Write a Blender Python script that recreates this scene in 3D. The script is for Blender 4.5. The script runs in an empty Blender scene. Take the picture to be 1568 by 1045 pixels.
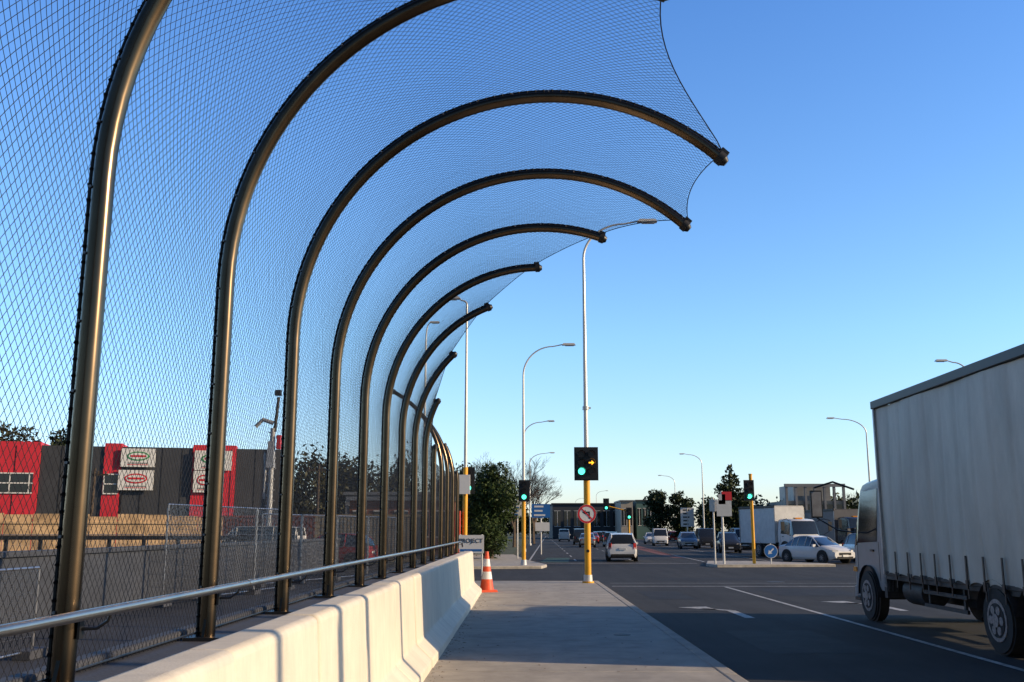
import bpy, math, random
import numpy as np
from mathutils import Vector, Matrix
R=math.radians
random.seed(7); np.random.seed(7)
scene=bpy.context.scene
scene.view_settings.view_transform='Standard'
scene.view_settings.look='None'
scene.view_settings.exposure=0

# ---------------------------------------------------------------- materials
MATS={}
def mat(name,col,rough=.6,metal=0.0,var=0.12,nscale=3.0,bump=0.0,bscale=60,emit=None,es=1.0,spec=.5,col2=None,stretch=None,grime=None,gstretch=(1,1,1)):
    if name in MATS: return MATS[name]
    m=bpy.data.materials.new(name); m.use_nodes=True
    nt=m.node_tree; b=nt.nodes['Principled BSDF']
    b.inputs['Roughness'].default_value=rough; b.inputs['Metallic'].default_value=metal
    b.inputs['Specular IOR Level'].default_value=spec
    c=(*col,1)
    tc=nt.nodes.new('ShaderNodeTexCoord')
    src=tc.outputs['Object']
    if stretch:
        mp=nt.nodes.new('ShaderNodeMapping'); mp.inputs['Scale'].default_value=stretch
        nt.links.new(src,mp.inputs[0]); src=mp.outputs[0]
    if var>0 or col2:
        n=nt.nodes.new('ShaderNodeTexNoise'); n.inputs['Scale'].default_value=nscale; n.inputs['Detail'].default_value=6; n.inputs['Roughness'].default_value=.65
        nt.links.new(src,n.inputs['Vector'])
        r=nt.nodes.new('ShaderNodeValToRGB')
        lo=col2 if col2 else [x*(1-var*1.6) for x in col]
        hi=col if col2 else [min(1,x*(1+var)) for x in col]
        r.color_ramp.elements[0].position=.35; r.color_ramp.elements[1].position=.68
        r.color_ramp.elements[0].color=(*lo,1); r.color_ramp.elements[1].color=(*hi,1)
        nt.links.new(n.outputs['Fac'],r.inputs[0]); out=r.outputs[0]
        if grime:
            gs,lo_g=grime
            mp2=nt.nodes.new('ShaderNodeMapping'); mp2.inputs['Scale'].default_value=gstretch; nt.links.new(tc.outputs['Object'],mp2.inputs[0])
            n3=nt.nodes.new('ShaderNodeTexNoise'); n3.inputs['Scale'].default_value=gs; n3.inputs['Detail'].default_value=8; n3.inputs['Roughness'].default_value=.7
            nt.links.new(mp2.outputs[0],n3.inputs['Vector'])
            r3=nt.nodes.new('ShaderNodeValToRGB'); r3.color_ramp.elements[0].position=.36; r3.color_ramp.elements[1].position=.6
            r3.color_ramp.elements[0].color=(lo_g,lo_g,lo_g,1); r3.color_ramp.elements[1].color=(1,1,1,1)
            nt.links.new(n3.outputs['Fac'],r3.inputs[0])
            mu=nt.nodes.new('ShaderNodeVectorMath'); mu.operation='MULTIPLY'; nt.links.new(out,mu.inputs[0]); nt.links.new(r3.outputs[0],mu.inputs[1]); out=mu.outputs[0]
        nt.links.new(out,b.inputs['Base Color'])
    else: b.inputs['Base Color'].default_value=c
    if bump>0:
        n2=nt.nodes.new('ShaderNodeTexNoise'); n2.inputs['Scale'].default_value=bscale; n2.inputs['Detail'].default_value=4
        nt.links.new(tc.outputs['Object'],n2.inputs['Vector'])
        bp=nt.nodes.new('ShaderNodeBump'); bp.inputs['Strength'].default_value=bump; bp.inputs['Distance'].default_value=.02
        nt.links.new(n2.outputs['Fac'],bp.inputs['Height']); nt.links.new(bp.outputs[0],b.inputs['Normal'])
    if emit:
        b.inputs['Emission Color'].default_value=(*emit,1); b.inputs['Emission Strength'].default_value=es
    MATS[name]=m; return m

def leafmat(name,dark,light):
    if name in MATS: return MATS[name]
    m=bpy.data.materials.new(name); m.use_nodes=True
    nt=m.node_tree; b=nt.nodes['Principled BSDF']; b.inputs['Roughness'].default_value=.6; b.inputs['Specular IOR Level'].default_value=.25
    g=nt.nodes.new('ShaderNodeNewGeometry')
    tc=nt.nodes.new('ShaderNodeTexCoord')
    n=nt.nodes.new('ShaderNodeTexNoise'); n.inputs['Scale'].default_value=.9
    nt.links.new(tc.outputs['Object'],n.inputs['Vector'])
    ma=nt.nodes.new('ShaderNodeMath'); ma.operation='ADD'
    ms=nt.nodes.new('ShaderNodeMath'); ms.operation='MULTIPLY'; ms.inputs[1].default_value=.5
    nt.links.new(g.outputs['Random Per Island'],ms.inputs[0]); nt.links.new(ms.outputs[0],ma.inputs[0]); nt.links.new(n.outputs['Fac'],ma.inputs[1])
    r=nt.nodes.new('ShaderNodeValToRGB'); r.color_ramp.elements[0].position=.4; r.color_ramp.elements[1].position=1.0
    r.color_ramp.elements[0].color=(*dark,1); r.color_ramp.elements[1].color=(*light,1)
    nt.links.new(ma.outputs[0],r.inputs[0]); nt.links.new(r.outputs[0],b.inputs['Base Color'])
    MATS[name]=m; return m

M_bronze=mat('bronze_paint',(.150,.108,.070),.25,1.0,.1,4)
M_black=mat('black_paint',(.012,.012,.013),.45,0,.1)
M_rubber=mat('rubber',(.02,.02,.02),.8,0,.2,8)
M_galv=mat('galvanised',(.36,.37,.39),.38,.8,.15,6)
M_white=mat('white_paint',(.72,.72,.70),.4,0,.05,2)
M_pole=mat('lamp_pole',(.66,.66,.64),.4,.25,.06,2)
M_yellow=mat('yellow_paint',(.85,.42,.02),.45,0,.08,3)
M_glass=mat('glass_dark',(.02,.025,.03),.06,0,0,spec=.9)
M_lamp=mat('lamp_glass',(.7,.7,.65),.2,0,0)
M_redl=mat('tail_red',(.45,.02,.015),.25,0,0)
M_hub=mat('hub_metal',(.25,.25,.26),.5,.5,.25,20)
M_plate=mat('plate',(.7,.7,.68),.5,0,0)
M_sred=mat('sign_red',(.66,.03,.04),.4,0,.03)
M_sblue=mat('sign_blue',(.02,.15,.46),.4,0,.03)
M_swhite=mat('sign_white',(.80,.80,.78),.45,0,.03)
M_orange=mat('cone_orange',(.8,.10,.03),.5,0,.08,6)
M_line=mat('marking_white',(.66,.66,.64),.7,0,.25,5,.2,80,col2=(.36,.36,.35),grime=(9,.5))
M_trunk=mat('bark',(.09,.065,.045),.9,0,.3,10,.4,20)

# ---------------------------------------------------------------- mesh builder
class MB:
    def __init__(s): s.v=[];s.f=[];s.m=[]
    def add(s,v,f,mi=0):
        o=len(s.v); s.v+= [tuple(x) for x in v]
        for q in f: s.f.append(tuple(i+o for i in q)); s.m.append(mi)
    def box(s,c,d,mi=0,rz=0,rx=0,ry=0,top=(1,1)):
        x,y,z=[k/2 for k in d]; tx,ty=top
        v=[(-x,-y,-z),(x,-y,-z),(x,y,-z),(-x,y,-z),(-x*tx,-y*ty,z),(x*tx,-y*ty,z),(x*tx,y*ty,z),(-x*tx,y*ty,z)]
        Mx=Matrix.Translation(c)@Matrix.Rotation(rz,4,'Z')@Matrix.Rotation(ry,4,'Y')@Matrix.Rotation(rx,4,'X')
        s.add([Mx@Vector(p) for p in v],[(0,3,2,1),(4,5,6,7),(0,1,5,4),(1,2,6,5),(2,3,7,6),(3,0,4,7)],mi)
    def b2(s,a,b,mi=0): s.box([(a[i]+b[i])/2 for i in range(3)],[abs(b[i]-a[i]) for i in range(3)],mi)
    def cyl(s,p0,p1,r0,r1=None,n=12,mi=0,caps=True):
        s.tube([p0,p1],[r0,r0 if r1 is None else r1],n,mi,caps)
    def tube(s,pts,r,n=8,mi=0,caps=True):
        pts=[Vector(p) for p in pts]
        if not isinstance(r,(list,tuple)): r=[r]*len(pts)
        vs=[];fs=[]
        prev=None
        for i,p in enumerate(pts):
            t=(pts[min(i+1,len(pts)-1)]-pts[max(i-1,0)]).normalized()
            if prev is None:
                a=Vector((0,1,0)) if abs(t.y)<.9 else Vector((1,0,0))
                u=t.cross(a).normalized()
            else:
                u=(prev-t*prev.dot(t)).normalized()
            prev=u; w=t.cross(u)
            for k in range(n):
                an=2*math.pi*k/n
                vs.append(p+(u*math.cos(an)+w*math.sin(an))*r[i])
        for i in range(len(pts)-1):
            for k in range(n):
                a=i*n+k;b=i*n+(k+1)%n
                fs.append((a,b,b+n,a+n))
        if caps:
            fs.append(tuple(range(n-1,-1,-1))); fs.append(tuple(range((len(pts)-1)*n,len(pts)*n)))
        s.add(vs,fs,mi)
    def poly(s,pts,mi=0): s.add(pts,[tuple(range(len(pts)))],mi)
    def disc(s,c,r,mi=0,n=20,th=.02,axis='Y',sx=1):
        c=Vector(c); ax={'Y':Vector((0,1,0)),'X':Vector((1,0,0)),'Z':Vector((0,0,1))}[axis]*th/2
        vs=[]
        for sg in (-1,1):
            for k in range(n):
                a=2*math.pi*k/n; ca,sa=math.cos(a)*r*sx,math.sin(a)*r
                off={'Y':Vector((ca,0,sa)),'X':Vector((0,ca,sa)),'Z':Vector((ca,sa,0))}[axis]
                vs.append(c+ax*sg+off)
        fs=[tuple(range(n)),tuple(range(2*n-1,n-1,-1))]+[(k,(k+1)%n,n+(k+1)%n,n+k) for k in range(n)]
        s.add(vs,fs,mi)
    def ring(s,c,r0,r1,mi=0,n=28):
        vs=[];c=Vector(c)
        for r in (r0,r1):
            for k in range(n):
                a=2*math.pi*k/n; vs.append(c+Vector((math.cos(a)*r,0,math.sin(a)*r)))
        s.add(vs,[(k,(k+1)%n,n+(k+1)%n,n+k) for k in range(n)],mi)
    def build(s,name,mats,loc=(0,0,0),rz=0,smooth=True,bevel=0,parent=None,ang=35):
        me=bpy.data.meshes.new(name); me.from_pydata(s.v,[],s.f)
        for m in mats: me.materials.append(m)
        me.polygons.foreach_set('material_index',s.m); me.update()
        if smooth:
            me.polygons.foreach_set('use_smooth',[True]*len(s.f))
            try: me.set_sharp_from_angle(angle=R(ang))
            except Exception: pass
        o=bpy.data.objects.new(name,me); scene.collection.objects.link(o)
        o.location=loc; o.rotation_euler=(0,0,rz)
        if bevel:
            b=o.modifiers.new('bevel','BEVEL'); b.width=bevel; b.segments=2; b.limit_method='ANGLE'
        if parent: o.parent=parent
        return o
def empty(name,loc=(0,0,0),rz=0):
    e=bpy.data.objects.new(name,None); scene.collection.objects.link(e); e.location=loc; e.rotation_euler=(0,0,rz); return e

# ---------------------------------------------------------------- camera, sun, sky
cam=bpy.data.cameras.new('camera'); co=bpy.data.objects.new('camera',cam); scene.collection.objects.link(co)
co.location=(0,0,1.65); co.rotation_euler=(R(90+10.94),0,R(.6)); cam.lens=34.44; cam.sensor_width=36; cam.clip_end=5000; cam.clip_start=.05
scene.camera=co
EL=R(20); AZ=R(101)
sd=Vector((math.sin(AZ)*math.cos(EL),math.cos(AZ)*math.cos(EL),math.sin(EL)))
sl=bpy.data.lights.new('sun','SUN'); so=bpy.data.objects.new('sun',sl); scene.collection.objects.link(so)
sl.energy=5.0; sl.angle=R(.5); sl.color=(1,.76,.49); so.rotation_euler=sd.to_track_quat('Z','Y').to_euler()
w=bpy.data.worlds.new('World'); scene.world=w; w.use_nodes=True
nt=w.node_tree; bg=nt.nodes['Background']; sk=nt.nodes.new('ShaderNodeTexSky'); sk.sky_type='NISHITA'; sk.sun_disc=False
sk.sun_elevation=EL; sk.sun_rotation=AZ; sk.air_density=1.0; sk.dust_density=.5; sk.ozone_density=1.6
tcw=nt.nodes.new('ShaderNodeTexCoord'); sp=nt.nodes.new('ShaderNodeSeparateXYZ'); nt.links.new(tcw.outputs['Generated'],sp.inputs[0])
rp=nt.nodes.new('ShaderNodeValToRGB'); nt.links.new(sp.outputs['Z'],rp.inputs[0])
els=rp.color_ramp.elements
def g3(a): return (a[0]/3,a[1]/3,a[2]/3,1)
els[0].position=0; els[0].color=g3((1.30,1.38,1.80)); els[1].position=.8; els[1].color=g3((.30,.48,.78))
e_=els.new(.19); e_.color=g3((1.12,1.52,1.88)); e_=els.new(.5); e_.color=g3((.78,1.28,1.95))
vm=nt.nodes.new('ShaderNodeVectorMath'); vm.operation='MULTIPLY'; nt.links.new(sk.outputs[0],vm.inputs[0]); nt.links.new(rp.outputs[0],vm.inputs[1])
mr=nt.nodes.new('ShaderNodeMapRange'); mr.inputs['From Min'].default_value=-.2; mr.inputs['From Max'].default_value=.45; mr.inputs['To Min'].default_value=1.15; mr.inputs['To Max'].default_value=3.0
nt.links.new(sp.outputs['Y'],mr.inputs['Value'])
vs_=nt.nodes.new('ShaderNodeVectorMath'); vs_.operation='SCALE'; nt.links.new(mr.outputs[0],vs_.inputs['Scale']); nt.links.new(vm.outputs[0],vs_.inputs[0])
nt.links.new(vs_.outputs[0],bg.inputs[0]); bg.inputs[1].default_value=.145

# ---------------------------------------------------------------- ground
M_ground=mat('dirt_grass',(.10,.10,.07),.95,0,.3,.15,.3,12,col2=(.06,.07,.045))
M_asph=mat('asphalt',(.050,.051,.053),.88,0,.3,.35,.35,140,col2=(.034,.035,.037),spec=.3,grime=(1.2,.68),gstretch=(1,.08,1))
M_conc=mat('concrete_path',(.47,.435,.375),.85,0,.15,1.2,.25,90,col2=(.36,.335,.295),spec=.3,grime=(2.2,.78))
M_kerb=mat('kerb_concrete',(.50,.46,.39),.8,0,.15,2,.2,60,grime=(3,.75))
M_dconc=mat('dark_concrete',(.08,.085,.10),.75,0,.15,1.0,.25,40,col2=(.055,.06,.075))
M_bar=mat('barrier_concrete',(.80,.72,.58),.7,0,.1,1.3,.15,70,col2=(.70,.63,.51),grime=(3.0,.88),gstretch=(1,2.2,.5))
b=MB(); b.poly([(-2500,-600,-.15),(2500,-600,-.15),(2500,4000,-.15),(-2500,4000,-.15)]); b.build('ground',[M_ground],smooth=False)
b=MB()
b.poly([(-2.3,-40,-.13),(42,-40,-.13),(42,36,-.13),(-2.3,36,-.13)])
b.poly([(-160,36,-.13),(160,36,-.13),(160,54,-.13),(-160,54,-.13)])
b.poly([(-.5,54,-.13),(30,54,-.13),(38,500,-.13),(6,500,-.13)])
b.build('road',[M_asph],smooth=False)
b=MB(); b.poly([(-120,-40,-.135),(-2.4,-40,-.135),(-2.4,35.9,-.135),(-120,35.9,-.135)]); b.build('yard_ground',[mat('yard_seal',(.035,.04,.052),.9,0,.3,.2,.3,30)],smooth=False)

# footpath slabs with joints + kerb
b=MB()
ys=[-6,-2,2,6,9,12.2,15.5,18.8,22,24.2,27,30,33.4]
for a,c in zip(ys[:-1],ys[1:]): b.b2((-1.6,a+.008,-.14),(2.33,c-.008,0))
b.build('footpath',[M_conc],bevel=.006)
b=MB()
for k in range(-3,15):
    b.b2((2.335,k*2.4,-.2),(2.52,min(33.4,k*2.4+2.39),.004))
b.b2((-1.6,33.405,-.2),(2.52,33.56,.0))
b.build('kerb',[M_conc],bevel=.025)
# grit and fallen leaves along the barrier foot and kerb
rs=random.Random(12); b=MB()
for k in range(320):
    near=rs.random()<.7
    x=(-1.09+abs(rs.gauss(0,.12))) if near else rs.uniform(-1,2.3); y=rs.uniform(8,33)
    s_=rs.uniform(.008,.030); a=rs.uniform(0,6.28); zz=.004+rs.uniform(0,.008)
    b.poly([(x+math.cos(a)*s_,y+math.sin(a)*s_,zz),(x-math.sin(a)*s_*.5,y+math.cos(a)*s_*.5,zz+.006),(x-math.cos(a)*s_,y-math.sin(a)*s_,zz),(x+math.sin(a)*s_*.5,y-math.cos(a)*s_*.5,zz+.002)])
b.build('fallen_leaves',[mat('dry_leaf',(.10,.06,.03),.8,0,.3,9)],smooth=False)
# markings
b=MB(); z=-.126
def strip(x0,y0,x1,y1,wd):
    d=Vector((x1-x0,y1-y0,0)).normalized(); n=Vector((-d.y,d.x,0))*wd/2
    b.poly([(x0+n.x,y0+n.y,z),(x1+n.x,y1+n.y,z),(x1-n.x,y1-n.y,z),(x0-n.x,y0-n.y,z)][::-1])
strip(6.45,-20,6.5,32.4,.11)
strip(2.9,32.7,17.5,32.7,.16)
strip(10.2,-20,10.2,20,.11)
strip(3.0,34.6,16,34.6,.09); strip(2.9,-20,2.9,-5,.1)
for k in range(30): strip(6.6+k*.16,60+k*9,6.65+k*.16,63+k*9,.12)
for k in range(30): strip(3.2+k*.16,60+k*9,3.25+k*.16,63+k*9,.12)
strip(10.5,58,19,300,.12); strip(14.5,58,22,300,.12); strip(18.5,62,26,300,.12)
strip(.3,56,7,300,.12); strip(.4,55.3,9.6,55.3,.3)
def arrow(cx,cy,left=True):
    s=-1 if left else 1
    strip(cx,cy-1.6,cx,cy+.3,.2)
    strip(cx,cy+.35,cx+s*.55,cy+.9,.2)
    b.poly([(cx+s*.35,cy+1.5,z),(cx+s*.25,cy+.45,z),(cx+s*1.05,cy+1.25,z)])
arrow(4.7,22.6); arrow(8.6,24.5); arrow(12.2,24.5)
b.build('road_markings',[M_line],smooth=False)
b=MB(); b.poly([(1.0,57,-.126),(2.6,57,-.126),(3.1,66,-.126),(1.6,66,-.126)]); b.build('cycle_lane',[mat('green_surface',(.025,.075,.05),.8,0,.2,2)],smooth=False)
b=MB(); b.poly([(9.9,66,-.126),(10.6,66,-.126),(15.5,150,-.126),(13.0,150,-.126)]); b.build('median_paint',[mat('red_surface',(.20,.06,.04),.85,0,.2,2)],smooth=False)
b=MB()
for x0,x1,y0,y1 in ((3.4,4.6,26.5,30),(7.2,9.6,28,31.5),(10.6,13,26,27.2),(5,12,37,38.1),(3.6,5.2,15,18.5)): b.poly([(x0,y0,-.1275),(x1,y0+.1,-.1275),(x1,y1,-.1275),(x0,y1-.1,-.1275)])
b.build('asphalt_patch',[mat('asphalt_new',(.028,.028,.030),.8,0,.2,2,.3,120,spec=.3)],smooth=False)
b=MB(); b.disc((8.9,35.5,-.128),.32,0,24,.008,'Z'); b.disc((1.6,16.4,.002),.14,0,20,.006,'Z'); b.build('manhole_cover',[mat('cast_iron',(.05,.05,.05),.6,.2,.2,9)])
def island(name,pts,h=.0):
    b=MB(); n=len(pts)
    v=[(x,y,-.2) for x,y in pts]+[(x,y,h) for x,y in pts]
    b.add(v,[tuple(range(n,2*n))]+[(k,(k+1)%n,n+(k+1)%n,n+k) for k in range(n)])
    b.build(name,[M_kerb],bevel=.03)
island('traffic_island',[(-4.5,46.5),(.9,47.5),(1.2,49.5),(.3,57),(-.6,70),(-4.5,70)])
island('traffic_island',[(9.5,49.2),(15.6,50.2),(15.6,51.5),(12.4,55.5),(10.2,55.5),(9.3,51)])
b=MB(); b.poly([(-90,57,.0),(-4.6,57,.0),(-4.6,70,.0),(-.7,70,.0),(5.5,500,.0),(-90,500,.0)]); b.build('grass_verge',[mat('verge',(.07,.085,.035),.95,0,.3,.6)],smooth=False)

# ---------------------------------------------------------------- concrete barrier
prof=[(-1.62,-.13),(-1.62,1.06),(-1.58,1.10),(-1.38,1.10),(-1.345,1.07),(-1.30,.28),(-1.10,.10),(-1.10,-.13)]
e=empty('concrete_barrier')
ys=[-2.9+1.92*k for k in range(8)]+[12.45]
segs=[(ys[k],ys[k]+1.905) for k in range(8)]+[(12.5,16.2),(16.22,19.9),(19.92,23.6),(23.62,27.2)]
for k,(a,c) in enumerate(segs):
    b=MB(); n=len(prof)
    b.add([(x,a,z_) for x,z_ in prof]+[(x,c,z_) for x,z_ in prof],[tuple(range(n)),tuple(range(2*n-1,n-1,-1))]+[(i,n+i,n+(i+1)%n,(i+1)%n) for i in range(n)])
    o=b.build('segment_%d'%k,[M_bar],bevel=.022,parent=e,smooth=True,ang=30)
    o.location.x=[0,.006,-.005,.004,-.006,.005,0,-.004,.006,0,.004,0][k]; o.location.z=[0,.004,-.003,.003,0,.005,-.003,.002,0,.004,0,0][k]
b=MB()
b.b2((-2.55,-6,-.14),(-1.66,30.5,.90)); b.b2((-2.5,-6,.902),(-2.38,30.5,.96))
b.build('bridge_parapet',[M_dconc],bevel=.02)

# ---------------------------------------------------------------- curved fence
CX,CZ,RR=.29,3.47,2.5
S=2.2; Y0=4.9; XP=CX-RR; ZB=.9
ang={-3:112,-2:133,-1:112,0:91,1:71,2:47.5,3:47.5,4:70,5:91,6:112,7:134,8:154,9:175}
fence=empty('curved_mesh_fence')
def hoop_pts(i,off=0,n=40):
    y=Y0+i*S; r=RR+off
    pts=[(CX-r,y,ZB),(CX-r,y,1.8),(CX-r,y,2.7)]
    a1=R(ang[i]); N=max(3,int(n*(math.pi-a1)/2.4))
    for k in range(N+1):
        t=math.pi-(math.pi-a1)*k/N
        pts.append((CX+r*math.cos(t),y,CZ+r*math.sin(t)))
    return pts
def resample(pts,step):
    out=[];acc=0;pts=[Vector(p) for p in pts]
    for a,c in zip(pts[:-1],pts[1:]):
        L=(c-a).length; t=acc
        while t<L: out.append((a+(c-a)*(t/L),(c-a).normalized())); t+=step
        acc=t-L
    return out
for i in range(-2,10):
    b=MB(); y=Y0+i*S
    P=hoop_pts(i); b.tube(P,.056,20)
    P2=hoop_pts(i,.068); b.tube(P2,.012,6,1)
    for p,t in resample(P2,.085):
        q=p
        b.tube([q-t*.012-Vector((0,.018,0)),q+t*.012+Vector((0,.018,0))],.0095,5,1)
    for p,t in resample(hoop_pts(i,.0),.36):
        nrm=Vector((-t.z,0,t.x))
        b.cyl(p+nrm*.05+Vector((0,-.03,0)),p+nrm*.05+Vector((0,-.045,0)),.008,n=6,mi=2)
    a1=R(ang[i]); tip=Vector((CX+RR*math.cos(a1),y,CZ+RR*math.sin(a1))); tg=Vector((math.sin(a1),0,-math.cos(a1)))
    b.cyl(tip-tg*.02,tip+tg*.05,.070,n=16,mi=1); b.cyl(tip+tg*.05,tip+tg*.09,.06,.035,n=16,mi=1)
    b.box((tip+Vector((math.cos(a1),0,math.sin(a1)))*.06),(.09,.05,.08),1,ry=-(a1-math.pi/2))
    b.box((XP,y,ZB+.012),(.26,.24,.024),1)
    b.box((XP,y,ZB+.1),(.02,.2,.17),0,top=(1,.4))
    b.build('post_%d'%(i+3),[M_bronze,M_black,M_galv],parent=fence)
for i,a in zip(range(10,14),(62,48,26,8)):
    b=MB(); y=Y0+i*S; pts=[(XP,y,ZB),(XP,y,2.2)]
    cz=3.2
    for k in range(15):
        t=R(a)*k/14; pts.append((XP-RR+RR*math.cos(t),y,cz+RR*math.sin(t)))
    b.tube(pts,.056,12); b.tube([(p[0]+.068,p[1],p[2]) for p in pts],.012,5,1)
    b.cyl(pts[-1],(Vector(pts[-1])+(Vector(pts[-1])-Vector(pts[-2])).normalized()*.08),.07,n=12,mi=1)
    b.box((XP,y,ZB+.012),(.26,.24,.024),1)
    b.build('end_post_%d'%i,[M_bronze,M_black],parent=fence)
OFF=.075; S0=CZ-ZB-.03
def send(y):
    u=(y-Y0)/S; i=math.floor(u); t=u-i
    if i>=9: return S0-.1
    if i<-2: return 0
    a0=ang.get(i,112); a1=ang.get(i+1,112)
    a=a0+(a1-a0)*t
    sag={1:.26,2:.13,3:.10}.get(i,.07)
    return S0+(RR+OFF)*R(180-a)-sag*4*t*(1-t)
ygrid=np.linspace(Y0-2*S,Y0+13*S,1500); sgrid=np.array([send(v) for v in ygrid])
def SP(s,y):
    r=RR+OFF
    th=np.pi-np.clip((s-S0)/r,0,None)
    x=np.where(s<S0,CX-r,CX+r*np.cos(th)); zz=np.where(s<S0,ZB+.03+s,CZ+r*np.sin(th))
    t=((y-Y0)/S)%1.0; sl_=.05*np.sin(np.pi*t)*np.clip((s-S0*.6)/2,0,1)
    nx=np.where(s<S0,-1,np.cos(th)); nz=np.where(s<S0,0,np.sin(th))
    return np.stack([x-nx*sl_,y,zz-nz*sl_],-1)
V=[];F=[];base=0
WR=.0018; PITCH=.062
smax=S0+(RR+OFF)*R(135)
for k_ in (1,-1):
    KK=.85*k_
    for c in np.arange(ygrid[0]-9,ygrid[-1]+9,PITCH):
        s=np.arange(0,smax,.02); yy=c+KK*s
        ok=(yy>=ygrid[0])&(yy<=ygrid[-1]); se=np.interp(yy,ygrid,sgrid); ok&=(s<=se)
        idx=np.where(ok)[0]
        if len(idx)<4: continue
        for run in np.split(idx,np.where(np.diff(idx)>1)[0]+1):
            if len(run)<3: continue
            sel=np.unique(np.concatenate([run[::7],run[-1:]]))
            ps=SP(s[sel],yy[sel]); n=len(sel)
            ps=ps+np.random.normal(0,.0015,ps.shape)
            d=np.gradient(ps,axis=0); d/=np.linalg.norm(d,axis=1)[:,None]
            up=np.array([.3,.2,.93]); u=np.cross(d,up); u/=np.linalg.norm(u,axis=1)[:,None]+1e-9; ww=np.cross(d,u)
            ring=[ps+WR*(u*math.cos(a)+ww*math.sin(a)) for a in (0,2.094,4.189)]
            V.append(np.stack(ring,1).reshape(-1,3))
            ii=base+3*np.arange(n-1)
            for q in range(3):
                q2=(q+1)%3; F.append(np.stack([ii+q,ii+q2,ii+q2+3,ii+q+3],-1))
            base+=3*n
V=np.concatenate(V);F=np.concatenate(F)
me=bpy.data.meshes.new('netting'); me.vertices.add(len(V)); me.vertices.foreach_set('co',V.ravel())
me.loops.add(F.size); me.loops.foreach_set('vertex_index',F.ravel().astype(np.int32))
me.polygons.add(len(F)); me.polygons.foreach_set('loop_start',np.arange(0,F.size,4,dtype=np.int32)); me.polygons.foreach_set('loop_total',np.full(len(F),4,dtype=np.int32))
me.update(calc_edges=True); me.validate()
me.materials.append(mat('net_wire',(.014,.016,.022),.6,.0,0,spec=.3))
o=bpy.data.objects.new('netting',me); scene.collection.objects.link(o); o.parent=fence
b=MB(); yy=np.linspace(Y0-2*S,Y0+9*S,160); ss=np.array([send(v) for v in yy])
b.tube([tuple(p) for p in SP(ss,yy)],.006,5)
b.tube([(XP-.07,Y0-2*S,ZB+.05),(XP-.07,Y0+13*S,ZB+.05)],.006,5)
b.build('edge_cable',[M_black],parent=fence)
# handrail
b=MB(); zr=1.27
b.tube([(-2.0,-3,zr),(-2.0,10,zr),(-2.0,20,zr),(-2.0,31.4,zr+.02),(-2.0,33,zr-.02),(-2.0,33.3,zr-.15)],.025,14)
for i in range(-2,14):
    y=Y0+i*S
    b.tube([(-2.145,y,zr-.09),(-2.06,y,zr-.085),(-2.01,y,zr-.05),(-2.0,y,zr-.02)],.008,6,1)
    b.box((-2.14,y,zr-.09),(.012,.05,.09),1)
for y in (7.3,18.2,29): b.cyl((-2,y,zr),(-2,y+.12,zr),.0275,n=14)
b.build('handrail',[mat('rail_steel',(.52,.47,.40),.28,.95,.08,5),M_black])

# ---------------------------------------------------------------- street furniture
def street_lamp(loc,H=11.0,reach=2.3,dx=1,rise=1.6,yellow=0,r=.075,mid=False):
    b=MB(); pts=[(0,0,0),(0,0,H*.35),(0,0,H*.6),(0,0,H-rise)]; rr=[r*1.15,r,r*.85,r*.62]
    for k in range(1,13):
        t=k/12*math.pi/2
        pts.append((dx*reach*.75*(1-math.cos(t)),0,H-rise+(rise-.12)*math.sin(t))); rr.append(r*(.6-.2*k/12))
    pts.append((dx*reach,0,H-.02)); rr.append(r*.38)
    b.tube(pts,rr,10,0)
    b.box((dx*(reach+.3),0,H-.01),(.68,.26,.10),0,top=(.8,.6)); b.box((dx*(reach+.34),0,H-.075),(.44,.2,.04),1)
    b.cyl((0,0,0),(0,0,.25),r*2.0,r*1.8,12,0)
    if yellow: b.cyl((0,0,.01),(0,0,yellow),r*1.32,n=14,mi=2)
    if mid: b.cyl((0,0,H*.46),(0,0,H*.46+.12),r*1.4,n=12,mi=0); b.box((.09,-.02,H*.465),(.16,.06,.05))
    return b.build('street_lamp',[M_pole,M_lamp,M_yellow],loc=loc)
def lens(b,c,r,mi):
    b.disc(c,r,mi,18,.03)
    v=[];f=[];n=12
    for k in range(n+1):
        a=R(-20)+R(220)*k/n
        for yy_,rr_ in ((-.02,r*1.12),(-.24,r*1.15)):
            v.append((c[0]+math.cos(a)*rr_,c[1]+yy_,c[2]+math.sin(a)*rr_))
    for k in range(n): f.append((2*k,2*k+1,2*k+3,2*k+2))
    b.add(v,f,0)
M_green=mat('lens_green',(.0,.4,.25),.3,0,0,emit=(.08,1,.62),es=3.0)
M_amber=mat('lens_amber',(.5,.2,.0),.3,0,0,emit=(1,.42,.02),es=2.5)
M_loff=mat('lens_off',(.03,.012,.01),.25,0,0)
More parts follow.
